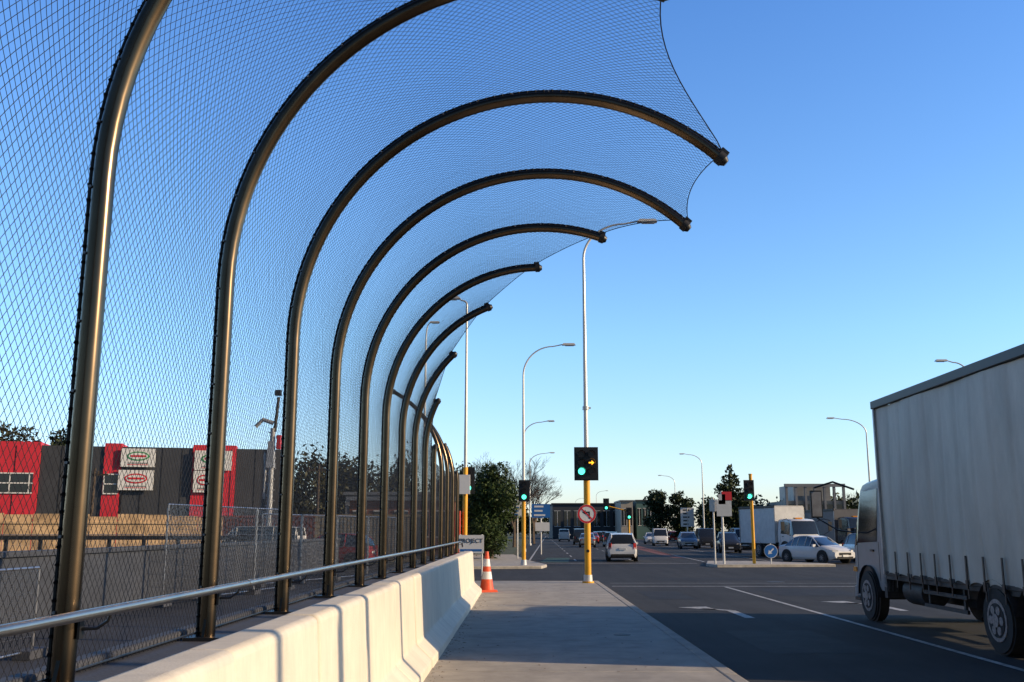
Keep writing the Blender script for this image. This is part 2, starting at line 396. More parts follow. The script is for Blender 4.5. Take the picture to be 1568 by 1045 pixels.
def signal_head(b,cx,cz,dual,y=-.2):
    if dual:
        b.box((cx,y,cz),(.78,.03,1.08),0); b.box((cx,y-.028,cz),(.70,.02,1.0),0)
        for xx in (-.16,.16): b.box((cx+xx,y+.12,cz),(.28,.2,.92),0)
        for dz,m in ((.3,1),(.03,1),(-.25,2)): lens(b,(cx-.16,y-.06,cz+dz),.105,m)
        for dz in (.3,-.25): lens(b,(cx+.16,y-.06,cz+dz),.105,1)
        c=(cx+.16,y-.06,cz+.03); lens(b,c,.105,1)
        yy=y-.085
        b.poly([(c[0]-.08,yy,c[2]-.02),(c[0]+.01,yy,c[2]-.02),(c[0]+.01,yy,c[2]-.075),(c[0]+.095,yy,c[2]),(c[0]+.01,yy,c[2]+.075),(c[0]+.01,yy,c[2]+.02),(c[0]-.08,yy,c[2]+.02)],3)
    else:
        b.box((cx,y,cz),(.52,.03,1.05),0); b.box((cx,y+.12,cz),(.28,.2,.92),0)
        for dz,m in ((.3,1),(.0,1),(-.3,2)): lens(b,(cx,y-.05,cz+dz),.11,m)
    for dz in (-.35,.35): b.box((cx,y+.22,cz+dz),(.06,.2,.04),0)
SM=[M_black,M_loff,M_green,M_amber,M_yellow,M_pole,M_swhite,M_sred]
def rad_sign(b,c,r):
    b.disc(c,r,6,30,.02)
    yy=c[1]-.014
    b.ring((c[0],yy,c[2]),r*.78,r*.98,7)
    def q(pts,mi,dy=0): b.poly([(c[0]+x*r,yy-dy,c[2]+z_*r) for x,z_ in pts],mi)
    q([(.18,-.5),(.34,-.5),(.34,.26),(-.12,.26),(-.12,.1),(.18,.1)],0)
    q([(-.12,-.08),(-.12,.44),(-.5,.18)],0)
    q([(-.6,.5),(-.5,.6),(.6,-.5),(.5,-.6)],7,.004)
street_lamp((2.1,32.3,0),12.1,1.9,1,1.35,mid=True)
b=MB(); b.cyl((0,0,0),(0,0,3.3),.105,n=18,mi=4); b.cyl((0,0,0),(0,0,.05),.19,n=18,mi=4); b.cyl((0,0,3.3),(0,0,3.36),.11,.08,18,4)
signal_head(b,-.02,3.78,True); rad_sign(b,(-.02,-.14,2.17),.30); b.box((0,-.11,2.17),(.3,.03,.05),5)
b.cyl((0,-.0,1.0),(0,-.17,1.0),.05,n=12,mi=0); b.build('traffic_signal',SM,loc=(2.1,32.3,0))
street_lamp((.06,48.7,0),10.9,2.0,1,1.6)
b=MB(); b.cyl((0,0,0),(0,0,3.1),.10,n=16,mi=4); signal_head(b,.02,3.55,False); b.build('traffic_signal',SM,loc=(.06,48.7,0))
street_lamp((-2.25,39,0),11,.3,-1,.3,r=.07)
b=MB(); b.cyl((0,0,0),(0,0,4.1),.095,n=16,mi=4); b.box((-.08,-.2,3.42),(.55,.16,.75),6); b.box((-.3,.1,1.9),(.22,.5,1.0),8); b.cyl((-.55,.1,1.1),(-.55,.1,2.4),.12,n=12,mi=4); signal_head(b,.1,3.6,False,y=.3)
b.build('traffic_signal',SM+[M_orange],loc=(-2.25,39,0))
b=MB(); b.cyl((0,0,0),(0,0,4.45),.085,n=16,mi=4); signal_head(b,-.15,3.65,False); b.cyl((0,0,4.45),(0,0,4.5),.1,n=12,mi=4)
b.build('traffic_signal',SM,loc=(11.7,50.8,0))
b=MB(); b.cyl((0,0,0),(0,0,3.6),.08,n=12,mi=4); b.cyl((0,0,3.4),(-2.0,0,3.9),.05,n=8,mi=4); signal_head(b,0,3.2,False); signal_head(b,-2.0,4.0,False); b.build('traffic_signal',SM,loc=(9.4,88,-.1))
for x,y,dx,rc,H in ((.15,84,1,2.0,11),(.9,119,1,2.4,11),(22,121,-1,2.1,11),(26,169,-1,2.2,11),(28.7,82,-1,2.6,11),(24.8,53.7,-1,1.3,11),(17.5,235,1,2.2,11),(15.5,290,1,2.2,11),(33,235,-1,2.4,11),(-6.2,62,1,.25,15)):
    street_lamp((x,y,-.1),H,rc,dx,1.3,r=.085)
street_lamp((11.2,3.2,-.1),10,2,1); street_lamp((11.4,8.6,-.1),10,2,1)  # unseen poles, added off-frame to cast shadow stripes on the barrier
def sign_post(loc,parts,h=3,r=.035,name='traffic_sign',rz=0):
    b=MB(); b.cyl((0,0,0),(0,0,h),r,n=10,mi=0)
    for p in parts:
        k=p[0]
        if k=='rect':
            _,x,z_,w_,h_,mi=p; b.box((x,-.06,z_),(w_,.025,h_),mi); b.box((x,-.03,z_),(.3,.04,.05),0)
        if k=='disc':
            _,x,z_,r_,mi=p; b.disc((x,-.06,z_),r_,mi,26,.025)
        if k=='keep':
            _,x,z_,r_=p; b.disc((x,-.06,z_),r_,6,26,.02); b.disc((x,-.075,z_),r_*.92,2,26,.012)
            yy=-.084
            def q(a): b.poly([(x+r_*(u*.707-v*.707)*-1*-1,yy,z_+r_*(u*.707+v*.707)) for u,v in a],6)
            q([(-.1,.55),(-.1,-.1),(-.36,-.1),(0,-.62),(.36,-.1),(.1,-.1),(.1,.55)][::-1])
        if k=='bars':
            _,x,z_,w_,h_,mi,n=p
            for t in range(n):
                ww=w_*random.uniform(.5,.9); b.box((x-(w_-ww)*.3,-.077,z_+h_*(.5-(t+.5)/n)),(ww*.8,.006,h_/n*.4),mi)
    return b.build(name,[M_pole,M_swhite,M_sblue,M_sred,M_black,M_yellow,M_swhite],loc=loc,rz=rz)
def keep_left_sign(loc):
    b=MB(); b.cyl((0,0,0),(0,0,1.0),.035,n=10,mi=0); r_=.34; z_=.62
    b.disc((0,-.06,z_),r_,1,26,.02); b.disc((0,-.075,z_),r_*.92,2,26,.012)
    # arrow pointing down-left
    A=[(-.1,.55),(-.1,-.1),(-.36,-.1),(0,-.62),(.36,-.1),(.1,-.1),(.1,.55)]
    c,s_=math.cos(R(-45)),math.sin(R(-45))
    b.poly([(r_*(u*c-v*s_)*1.0,-.084,z_+r_*(u*s_+v*c)) for u,v in A],1)
    return b.build('traffic_sign',[M_pole,M_swhite,M_sblue],loc=loc)
keep_left_sign((12.5,50.6,0))
sign_post((10.1,50.4,0),[('rect',.1,2.75,.75,.8,0),('rect',.25,3.35,.5,.45,3),('rect',.0,3.2,.35,.5,0)],3.6,.06)
sign_post((9.7,50.6,0),[('rect',.0,2.9,.4,.6,0)],3.3,.045)
sign_post((1.3,70,0),[('rect',0,3.0,1.3,.95,2),('bars',0,3.0,1.3,.9,1,3),('rect',.1,1.9,1.0,.6,1)],3.5,.05,'direction_sign')
sign_post((-.3,60,0),[('rect',0,2.9,.6,.9,1),('bars',0,2.9,.5,.8,2,4)],3.5,.045,'direction_sign')
sign_post((11.2,5.0,-.1),[('rect',0,4.8,.6,1.7,1)],6.2,.08); sign_post((11.2,6.3,-.1),[('rect',0,5.6,.5,.5,1)],6.2,.07)  # added out of view, made tall so their shadows reach the barrier
b=MB()
for x in (-.4,.4): b.cyl((x,0,0),(x,0,1.5),.03,n=10,mi=1)
b.box((0,-.05,1.15),(.95,.03,.66),0)
b.box((0,-.068,.93),(.8,.006,.08),2)
b.build('project_sign',[M_swhite,M_pole,M_sblue],loc=(-1.9,37.0,0))
tc=bpy.data.curves.new('txt','FONT'); tc.body='PROJECT'; tc.size=.22; tc.align_x='CENTER'; tc.extrude=.003
to=bpy.data.objects.new('lettering',tc); scene.collection.objects.link(to); to.rotation_euler=(R(90),0,0); to.location=(0,-.072,1.2); to.data.materials.append(M_black)
to.parent=bpy.data.objects['project_sign']
b=MB(); b.box((0,0,.03),(.5,.5,.06),0,top=(.92,.92))
def cr(z_): return .19+(.04-.19)*(z_-.06)/(1.04)
for a,c,mi in ((.06,.34,0),(.34,.54,1),(.54,.68,0),(.68,.88,1),(.88,1.08,0)): b.cyl((0,0,a),(0,0,c),cr(a),cr(c),24,mi,caps=(c>1.05))
b.build('traffic_cone',[M_orange,M_swhite],loc=(-.98,27.6,0),rz=.3)
b=MB(); b.cyl((0,0,0),(0,0,1.0),.09,.085,14,0); b.cyl((0,0,1.0),(0,0,1.08),.085,.05,14,0); b.cyl((0,0,.6),(0,0,.75),.092,n=14,mi=1); b.cyl((0,0,0),(0,0,.05),.2,n=14,mi=0)
b.build('bollard',[M_orange,M_swhite],loc=(-2.3,35.0,0))

# ---------------------------------------------------------------- vehicles
def wheel(b,x,y,z,r,wd,side,mt,mh):
    b.disc((x,y,z),r*.93,mt,30,wd,'X'); b.disc((x,y,z),r,mt,30,wd*.8,'X')
    xo=x+side*(wd/2)
    b.disc((xo+side*.004,y,z),r*.62,mh,26,.012,'X')
    b.disc((xo+side*.014,y,z),r*.50,mt,26,.01,'X')
    for k in range(6):
        a=k*math.pi/3; b.cyl((xo+side*.022,y+math.cos(a)*r*.33,z+math.sin(a)*r*.33),(xo+side*.028,y+math.cos(a)*r*.33,z+math.sin(a)*r*.33),r*.13,n=8,mi=mh)
    b.disc((xo+side*.022,y,z),r*.2,mh,14,.03,'X')
def car(name,loc,rz,paint,kind='sedan'):
    if kind=='hatch':
        sec=[(-2.12,.38,.78,.80,.74,.66),(-2.05,.26,.92,.98,.80,.70),(-1.86,.22,.98,1.34,.84,.62),(-1.62,.2,.99,1.52,.86,.60),(-.9,.2,.98,1.60,.87,.62),(.0,.2,.96,1.60,.87,.62),(.45,.2,.95,1.50,.87,.61),(1.15,.2,.93,1.02,.86,.70),(1.85,.22,.80,.86,.82,.66),(2.1,.3,.62,.66,.74,.60)]
        gt={2,6,1}
    elif kind=='van':
        sec=[(-2.3,.38,.9,.95,.80,.74),(-2.25,.3,1.05,1.5,.84,.76),(-2.15,.28,1.1,1.9,.86,.74),(-1.,.25,1.1,1.97,.87,.74),(.9,.25,1.1,1.95,.87,.72),(1.1,.25,1.08,1.85,.87,.70),(1.85,.25,1.0,1.12,.86,.74),(2.2,.28,.85,.9,.82,.7),(2.35,.35,.6,.65,.74,.6)]
        gt={5,1}
    else:
        sec=[(-2.25,.38,.72,.76,.72,.64),(-2.15,.26,.86,.93,.80,.68),(-1.6,.22,.90,1.02,.85,.68),(-1.05,.2,.92,1.36,.86,.58),(-.6,.2,.92,1.44,.87,.58),(.0,.2,.91,1.46,.87,.59),(.4,.2,.90,1.38,.87,.58),(1.15,.2,.87,.95,.86,.68),(1.9,.22,.74,.80,.82,.66),(2.2,.3,.58,.62,.74,.60)]
        gt={2,6}
    b=MB(); rings=[]
    for (y,bo,be,to,wb,wt) in sec:
        m=(bo+be)/2
        half=[(wb*.9,bo),(wb*.98,bo+.1),(wb,m),(wb*.97,be),(wt,to),(wt*.55,to+.025)]
        rings.append([(x,y,z_) for x,z_ in half]+[(-x,y,z_) for x,z_ in half[::-1]])
    n=12
    for r_ in rings: b.v+=r_
    for i in range(len(rings)-1):
        cabin=min(sec[i][3]-sec[i][2],sec[i+1][3]-sec[i+1][2])>.25 
        for k in range(n):
            a=i*n+k;c=i*n+(k+1)%n
            mi=0
            if k in (3,7) and (cabin or i in gt and max(sec[i][3]-sec[i][2],sec[i+1][3]-sec[i+1][2])>.3): mi=1
            if k in (4,5,6) and i in gt: mi=1
            if k==11: mi=2
            b.f.append((a,a+n,c+n,c)); b.m.append(mi)
    b.f.append(tuple(range(n))); b.m.append(0); b.f.append(tuple(range(len(rings)*n-1,(len(rings)-1)*n-1,-1))); b.m.append(0)
    for i in range(1,len(sec)-1):
        if (sec[i][3]-sec[i][2])>.25:
            for sg in (1,-1):
                s_=sec[i]; b.tube([(sg*s_[4]*.972,s_[0],s_[2]),(sg*s_[5]*1.01,s_[0],s_[3])],.028,6,0)
    for sg in (1,-1):
        s0=[s_ for s_ in sec if s_[3]-s_[2]>.25]
        b.tube([(sg*s_[5],s_[0],s_[3]+.005) for s_ in s0],.03,6,0)
        b.tube([(sg*s0[-1][5],s0[-1][0],s0[-1][3]),(sg*sec[sec.index(s0[-1])+1][4]*.93,sec[sec.index(s0[-1])+1][0],sec[sec.index(s0[-1])+1][2])],.032,6,0)
    L1=sec[-1][0];L0=sec[0][0]
    for sg in (1,-1):
        for y in (L1-.85,L0+.82):
            b.disc((sg*(sec[4][4]-.04),y,.34),.39,2,24,.12,'X')
            wheel(b,sg*(sec[4][4]-.10),y,.31,.31,.22,sg,2,3)
        b.box((sg*(sec[4][4]+.09),sec[-3][0]-.28,sec[-3][2]+.08),(.2,.10,.14),0)
        b.box((sg*.60,L1-.14,.66),(.34,.14,.13),4,rz=-sg*.35); b.box((sg*.62,L1-.04,.36),(.16,.06,.08),4)
        b.box((sg*.70,L0+.09,.88 if kind!='sedan' else .78),(.17,.16,.34 if kind!='sedan' else .15),5,rz=sg*.3)
    b.box((0,L1-.01,.52),(.85,.06,.13),2); b.box((0,L1+.0,.32),(1.1,.06,.12),2); b.box((0,L1+.03,.42),(.4,.02,.11),6)
    b.box((0,L0-.0,.36),(1.3,.06,.14),2); b.box((0,L0+.0,.72 if kind!='sedan' else .6),(.4,.05,.12),6)
    return b.build(name,[paint,M_glass,M_rubber,M_hub,M_lamp,M_redl,M_plate],loc=loc,rz=rz,ang=28)
P_white=mat('paint_white',(.72,.72,.71),.22,0,.03); P_silver=mat('paint_silver',(.38,.40,.42),.25,.6,.03); P_dark=mat('paint_dark',(.03,.035,.045),.2,0,.03); P_red=mat('paint_red',(.35,.03,.03),.2,0,.03)
P_cab=mat('paint_cab',(.30,.31,.32),.25,0,.05)
zr_=-.126
car('white_hatchback',(5.9,60,zr_),-.06,P_white,'hatch')
car('white_sedan',(16.5,56.5,zr_),R(180+27),P_white,'sedan')
car('silver_car',(20.3,57.5,zr_),R(180+20),P_silver,'hatch')
car('dark_car',(9.9,112,zr_),-.06,P_dark,'hatch'); car('dark_car',(7.4,128,zr_),-.06,P_dark,'van')
car('silver_car',(7.0,108,zr_),-.06,P_silver,'sedan'); car('white_sedan',(28.5,150,zr_),3.1,P_white,'sedan')
car('white_van',(6.9,165,zr_),-.06,P_white,'van'); car('red_car',(24,160,zr_),3.0,P_red,'hatch'); car('dark_car',(19.5,120,zr_),3.05,P_dark,'sedan')
car('dark_car',(30.5,128,zr_),3.05,P_dark,'van'); car('silver_car',(15,185,zr_),-.06,P_silver,'hatch')
car('dark_car',(22.3,63,zr_),R(180+15),P_dark,'van'); car('white_sedan',(25.5,112,zr_),3.05,P_white,'hatch'); car('silver_car',(22.5,135,zr_),3.05,P_silver,'sedan')
car('dark_car',(16.8,82,zr_),3.05,P_dark,'hatch'); car('silver_car',(16.5,100,zr_),3.05,P_silver,'hatch'); car('white_van',(21.0,96,zr_),3.05,P_white,'van')
car('dark_car',(11.3,150,zr_),-.06,P_dark,'hatch'); car('red_car',(9.7,138,zr_),-.06,P_red,'sedan')
car('white_van',(16.2,118,zr_),3.05,P_white,'van'); car('dark_car',(19.0,104,zr_),3.05,P_dark,'van'); car('white_sedan',(17.2,134,zr_),3.05,P_white,'sedan')

M_curt=mat('curtain_pvc',(.50,.475,.42),.5,0,.12,1.2,.05,20,col2=(.42,.40,.355),stretch=(1,1,.3),grime=(1.5,.78),gstretch=(1,1,.35))
M_alu=mat('aluminium',(.40,.40,.40),.45,.6,.15,4)
M_chas=mat('chassis',(.03,.03,.032),.6,0,.3,6)
def truck(name,loc,rz,L=9.2,W=2.5,ztop=4.25,zbot=.98,rear=-5.6,cabp=None,boxm=None,curtain=True,cabh=2.85):
    e=empty(name,loc,rz); h=W/2
    yf=-1.1; yb=yf-L
    b=MB(); N=int(L/.04); NZ=26
    for sg in (-1,1):
        vs=[];fs=[]
        for i in range(N+1):
            y=yf-.06-(L-.12)*i/N
            for j in range(NZ+1):
                t=j/NZ; z_=zbot-.04+(ztop-.08-zbot)*t
                if curtain:
                    low=(1-t)**3
                    ph=abs(math.sin(y*math.pi/.6))
                    vert=max(0,math.cos(y*math.pi*2/.6))**6
                    d=(.009*math.sin(y*10.5+.6*math.sin(t*5)+1.3*math.sin(y*.9))*(1.0-.5*t)+.045*low*(ph-.5)-.012*vert*(1-.4*t)+.018*math.sin(y*2.3+t*2.5)+.012*math.sin(y*5.1-t*4)*(1-t)+.02*math.sin(t*math.pi))
                    hem=.10*(ph**.7)*max(0,1-t*11)
                else: d=0;hem=0
                vs.append((sg*(h-.02+d),y,z_-.02+hem*.8))
        for i in range(N):
            for j in range(NZ):
                a=i*(NZ+1)+j; fs.append((a,a+1,a+NZ+2,a+NZ+1) if sg<0 else (a,a+NZ+1,a+NZ+2,a+1))
        b.add(vs,fs,0)
        if curtain:
            y=-1.2
            while y>yb+.1:
                if y<yf-.1:
                    b.box((sg*(h+.012),y,zbot+.16),(.012,.045,.5),1); b.box((sg*(h+.016),y,zbot-.02),(.02,.075,.12),1)
                    b.box((sg*(h-.0),y,zbot-.14),(.012,.035,.2),1)
                y-=.6
    b.build('curtains',[boxm or M_curt,M_black,M_galv],parent=e,ang=60)
    b=MB()
    b.b2((-h+.03,yb,zbot-.04),(h-.03,yf,zbot+.03),1)
    for sg in (-1,1):
        b.b2((sg*h-.05*sg,yb,zbot-.12),(sg*(h-.12),yf,zbot+.02),1)
        b.b2((sg*(h+.035),yb-.01,ztop-.13),(sg*(h-.05),yf+.01,ztop+.02),3)
        for y in (yf-.03,yb+.03): b.b2((sg*(h+.01),y-.035,zbot-.02),(sg*(h-.08),y+.035,ztop),0)
    b.b2((-h,yb,ztop-.03),(h,yf,ztop+.01),2)
    b.b2((-h+.02,yf-.03,zbot),(h-.02,yf+.012,ztop-.04),2); b.b2((-h+.02,yb-.012,zbot),(h-.02,yb+.03,ztop-.04),2)
    for x in (-.42,.42): b.b2((x-.05,yb+.1,.62),(x+.05,.8,.90),1)
    for k in range(8): b.b2((-h+.1,yf-.3-k*(L-.8)/7-.04,.86),(h-.1,yf-.3-k*(L-.8)/7+.04,zbot-.045),1)
    b.build('deck',[M_alu,M_chas,boxm or M_alu,M_black],parent=e,bevel=.008)
    b=MB()
    for sg in (-1,1):
        wheel(b,sg*(h-.17),0,.49,.49,.27,sg,0,1)
        for yr in ([rear,rear-1.25] if L>7 else [rear]): 
            wheel(b,sg*(h-.17),yr,.49,.49,.27,sg,0,1); wheel(b,sg*(h-.47),yr,.49,.49,.27,sg,0,1)
            v=[];n=12
            for k in range(n+1):
                a=R(10)+R(160)*k/n
                for xx in (h-.0,h-.62): v.append((sg*xx,yr+math.cos(a)*.60,.49+math.sin(a)*.58))
            b.add(v,[(2*k,2*k+1,2*k+3,2*k+2) for k in range(n)],2)
        b.cyl((sg*(h-.40),-1.6,.68),(sg*(h-.40),-2.5,.68),.25,n=20,mi=2)
        for zz in (.52,.74): b.b2((sg*(h-.04),rear+1.0,zz-.03),(sg*(h-.08),-2.9,zz+.03),2)
        for yy in (rear+1.2,-3.0): b.b2((sg*(h-.09),yy-.03,.5),(sg*(h-.13),yy+.03,.9),2)
        b.b2((sg*(h-.1),-.95,.5),(sg*(h-.5),-.80,1.0),2)
    for yr in (0,rear): b.cyl((-h+.2,yr,.49),(h-.2,yr,.49),.08,n=10,mi=2)
    b.b2((-.3,-3.2,.45),(.5,-1.4,.85),2)
    b.b2((-h+.1,yb+.05,.45),(h-.1,yb+.12,.6),2)
    b.build('running_gear',[M_rubber,M_hub,M_chas,M_alu],parent=e)
    b=MB(); hw=h-.1
    sec=[(-.95,.62,1.55,cabh,hw,hw-.10),(-.3,.62,1.55,cabh+.03,hw,hw-.10),(.45,.62,1.5,cabh-.02,hw,hw-.12),(.68,.45,1.48,cabh-.12,hw,hw-.14),(.98,.42,1.42,1.52,hw-.04,hw-.08),(1.04,.45,1.2,1.25,hw-.08,hw-.1)]
    n=12
    for (y,bo,be,to,wb,wt) in sec:
        half=[(wb*.98,bo),(wb,bo+.08),(wb,(bo+be)/2),(wb,be),(wt,to-.06),(wt-.1,to)]
        b.v+=[(x,y,z_) for x,z_ in half]+[(-x,y,z_) for x,z_ in half[::-1]]
    for i in range(len(sec)-1):
        for k in range(n):
            a=i*n+k;c=i*n+(k+1)%n; mi=0
            if i==3 and k in (3,4,5,6,7): mi=1
            b.f.append((a,a+n,c+n,c)); b.m.append(mi)
    b.f.append(tuple(range(n)));b.m.append(0);b.f.append(tuple(range(6*n-1,5*n-1,-1)));b.m.append(0)
    for sg in (-1,1):
        x0,x1=hw+.004,hw-.085
        P=[(sg*x0,-.55,1.56),(sg*x0,.62,1.52),(sg*x1,.50,cabh-.22),(sg*x1,-.50,cabh-.18)]
        b.poly([(p[0]*1.004,p[1],p[2]) for p in (P if sg>0 else P[::-1])],1)
        for y in (-.62,.66): b.b2((sg*(hw+.004),y-.008,.8),(sg*(hw-.03),y+.008,1.55),2)
        b.b2((sg*(hw+.03),-.35,1.36),(sg*(hw-.01),-.18,1.40),2)
        v=[]
        for k in range(13):
            a=R(180)*k/12
            for xx in (hw+.06,hw-.5): v.append((sg*xx,math.cos(a)*.60,.49+math.sin(a)*.60))
        b.add(v,[(2*k,2*k+1,2*k+3,2*k+2) for k in range(12)],2)
        b.disc((sg*(hw+.006),0,.52),.57,2,26,.01,'X')
        b.b2((sg*(hw+.02),.62,.35),(sg*(hw-.2),.95,.42),2)
        b.tube([(sg*hw,.65,cabh-.15),(sg*(hw+.35),.95,cabh+.02),(sg*(hw+.72),1.05,cabh-.1)],.022,6,2)
        b.box((sg*(hw+.70),1.05,cabh-.45),(.24,.08,.58),2); b.box((sg*(hw+.70),1.005,cabh-.45),(.20,.01,.52),5); b.tube([(sg*(hw+.70),1.05,cabh-.74),(sg*(hw+.3),.95,cabh-1.0),(sg*hw,.75,cabh-1.05)],.016,6,2)
        b.box((sg*(hw-.28),1.06,.72),(.42,.05,.2),3); b.box((sg*(hw-.02),.9,.98),(.05,.2,.10),4)
    b.box((0,1.06,1.05),(1.3,.04,.28),2); b.box((0,1.07,.5),(2*hw-.1,.14,.26),0); b.box((0,1.145,.5),(.4,.01,.12),5)
    b.box((0,1.06,.95),(1.2,.05,.04),5)
    b.box((0,.0,cabh+.06),(.5,.3,.08),4)
    b.build('cab',[cabp or P_white,M_glass,M_black,M_lamp,mat('amber_plastic',(.7,.25,.02),.3,0,0),M_alu],parent=e,ang=30)
    return e
truck('curtain_side_truck',(8.17,20.4,zr_),-.010,L=7.6,cabp=P_cab,cabh=2.78)
truck('box_truck',(18.2,66,zr_),R(180+14),L=5.2,W=2.2,ztop=3.4,rear=-3.6,boxm=mat('box_white',(.66,.66,.64),.5,0,.08),curtain=False,cabh=2.5)
truck('box_truck',(24.0,72,zr_),R(180+8),L=5.0,W=2.2,ztop=3.3,rear=-3.4,cabp=P_dark,boxm=mat('box_grey',(.12,.12,.13),.5,0,.08),curtain=False,cabh=2.7)
truck('box_truck',(24.5,92,zr_),R(180+5),L=5.4,W=2.3,ztop=3.6,rear=-3.8,cabp=P_white,boxm=M_grey if False else mat('box_white',(.66,.66,.64)),curtain=False,cabh=2.6)

# ---------------------------------------------------------------- vegetation
def leaves(name,clumps,n,size,m,trunk=None,seed=1,parent=None,loc=(0,0,0)):
    rs=np.random.RandomState(seed); V=[]
    tot=sum(c[3]*c[4]*c[5] for c in clumps)
    for (cx,cy,cz,rx,ry,rz) in clumps:
        k=max(20,int(n*(rx*ry*rz)/tot))
        d=rs.normal(size=(k,3)); d/=np.linalg.norm(d,axis=1)[:,None]
        rad=rs.uniform(.25,1.0,(k,1))**.5*(1+.14*rs.normal(size=(k,1)))
        c=np.array([cx,cy,cz])+d*rad*np.array([rx,ry,rz])
        a=rs.normal(size=(k,3)); a/=np.linalg.norm(a,axis=1)[:,None]; bb=np.cross(a,rs.normal(size=(k,3))); bb/=np.linalg.norm(bb,axis=1)[:,None]
        s_=size*rs.uniform(.5,1.3,(k,1)); V.append(np.stack([c-a*s_,c-bb*s_*.45,c+a*s_,c+bb*s_*.45],1).reshape(-1,3))
    V=np.concatenate(V); k=len(V)//4
    b=trunk or MB(); o=len(b.v); b.v+=[tuple(x) for x in V.tolist()]
    b.f+=[(o+4*i,o+4*i+1,o+4*i+2,o+4*i+3) for i in range(k)]; b.m+=[1]*k
    return b.build(name,[M_trunk,m],loc=loc,smooth=False)
L_dark=leafmat('foliage_dark',(.010,.018,.007),(.045,.065,.022)); L_mid=leafmat('foliage_mid',(.014,.028,.008),(.06,.095,.026)); L_oliv=leafmat('foliage_olive',(.02,.025,.012),(.07,.07,.032))
def tree(name,loc,H,Wd,m,n=5000,seed=1,size=.16,base=.25,k=14,conic=False):
    rs=random.Random(seed); t=MB(); r0=max(.08,H*.022)
    t.tube([(0,0,-.15),(0.03*H*.2,0,H*.3),(0,.02,H*.75)],[r0*1.2,r0,r0*.3],8,0)
    cl=[]
    for i in range(k):
        f=(i+.5)/k; z_=H*(base+(1-base)*f*.92)
        rmax=Wd/2*((1-f*.9) if conic else math.sqrt(max(.08,1-(2*f-1)**2*.8)))
        a=rs.uniform(0,6.28); rr=rmax*rs.uniform(.2,.7)
        cr_=rmax*rs.uniform(.4,.65)+.15*Wd/6
        cl.append((math.cos(a)*rr,math.sin(a)*rr,z_,cr_,cr_,cr_*rs.uniform(.55,.85)))
        t.tube([(0,0,z_*.75),(math.cos(a)*rr,math.sin(a)*rr,z_)],[r0*.4,r0*.12],5,0)
    return leaves(name,cl,n,size,m,t,seed,loc=loc)
def bare_tree(name,loc,H,seed=1,depth=6,m=None):
    rs=random.Random(seed); b=MB()
    def br(p,d,L,r,k):
        q=p+d*L; b.tube([p,p+d*L*.5+Vector((rs.uniform(-.04,.04),0,0))*L,q],[r,r*.8,r*.6],5 if k<3 else 3,0,caps=False)
        if k>=depth: return
        for j in range(3 if k>0 else 5):
            nd=(d+Vector((rs.uniform(-.75,.75),rs.uniform(-.75,.75),rs.uniform(-.15,.5)))).normalized()
            br(q if j<2 else p+d*L*.7,nd,L*rs.uniform(.62,.85),max(.014,r*.55),k+1)
    br(Vector((0,0,-.1)),Vector((0,0,1)),H*.25,H*.02,0)
    return b.build(name,[m or mat('twig',(.16,.12,.09),.9,0,.2,5)],loc=loc)
tree('broadleaf_tree',(-1.9,60,0),6.0,3.4,L_mid,16000,3,.11,.02,22)
tree('broadleaf_tree',(-4.2,70,0),6.6,4.2,L_dark,9000,4,.14,.05,18)
bare_tree('bare_tree',(-.8,100,0),10.5,5,6); bare_tree('bare_tree',(1.5,130,0),11.5,8,6); bare_tree('bare_tree',(-3.5,95,0),10,11,6)
tree('conifer_tree',(31.5,150,0),12,9,L_dark,5000,6,.35,.2,16,True)
tree('broadleaf_tree',(22,160,0),8.5,5.5,L_dark,4000,7,.28,.1,14); tree('broadleaf_tree',(25.3,158,0),8.2,4.2,L_dark,3500,17,.28,.1,14)
tree('broadleaf_tree',(28.2,148,0),6.6,4.5,L_dark,3000,18,.28,.1,12)
bare_tree('bare_tree',(55,190,0),11,21,6); bare_tree('bare_tree',(60,180,0),10,22,6); bare_tree('bare_tree',(50,190,0),9,23,5)
tree('broadleaf_tree',(-51,98,0),12.5,7,L_oliv,6000,31,.25,.2,14); tree('broadleaf_tree',(-45,98,0),12.6,6.0,L_dark,6000,32,.25,.2,14)
tree('broadleaf_tree',(-60,96,0),13,9,L_dark,6000,33,.25,.2,14)
def hedge(name,x0,x1,y0,y1,h,n,m,seed,size=.4):
    rs=random.Random(seed); cl=[]; k=max(6,int(abs(x1-x0)/2.5))
    for i in range(k):
        t=(i+rs.random())/k; hh=h*rs.uniform(.6,1.0); r=rs.uniform(1.6,3.2)
        cl.append((x0+(x1-x0)*t,y0+(y1-y0)*t+rs.uniform(-2,2),hh*.55,r,r,hh*.5))
    leaves(name,cl,n,size,m,None,seed)
hedge('tree_line',-27,-8,105,112,11.0,20000,L_oliv,41,.28)
hedge('distant_trees',-60,-5,140,150,12,14000,L_dark,42,.4)
hedge('distant_trees',28,80,175,165,7.5,14000,L_dark,43,.4)
hedge('distant_trees',-10,40,330,330,9,12000,L_dark,44,.6)
hedge('distant_trees',60,160,180,150,10,12000,L_dark,45,.6)

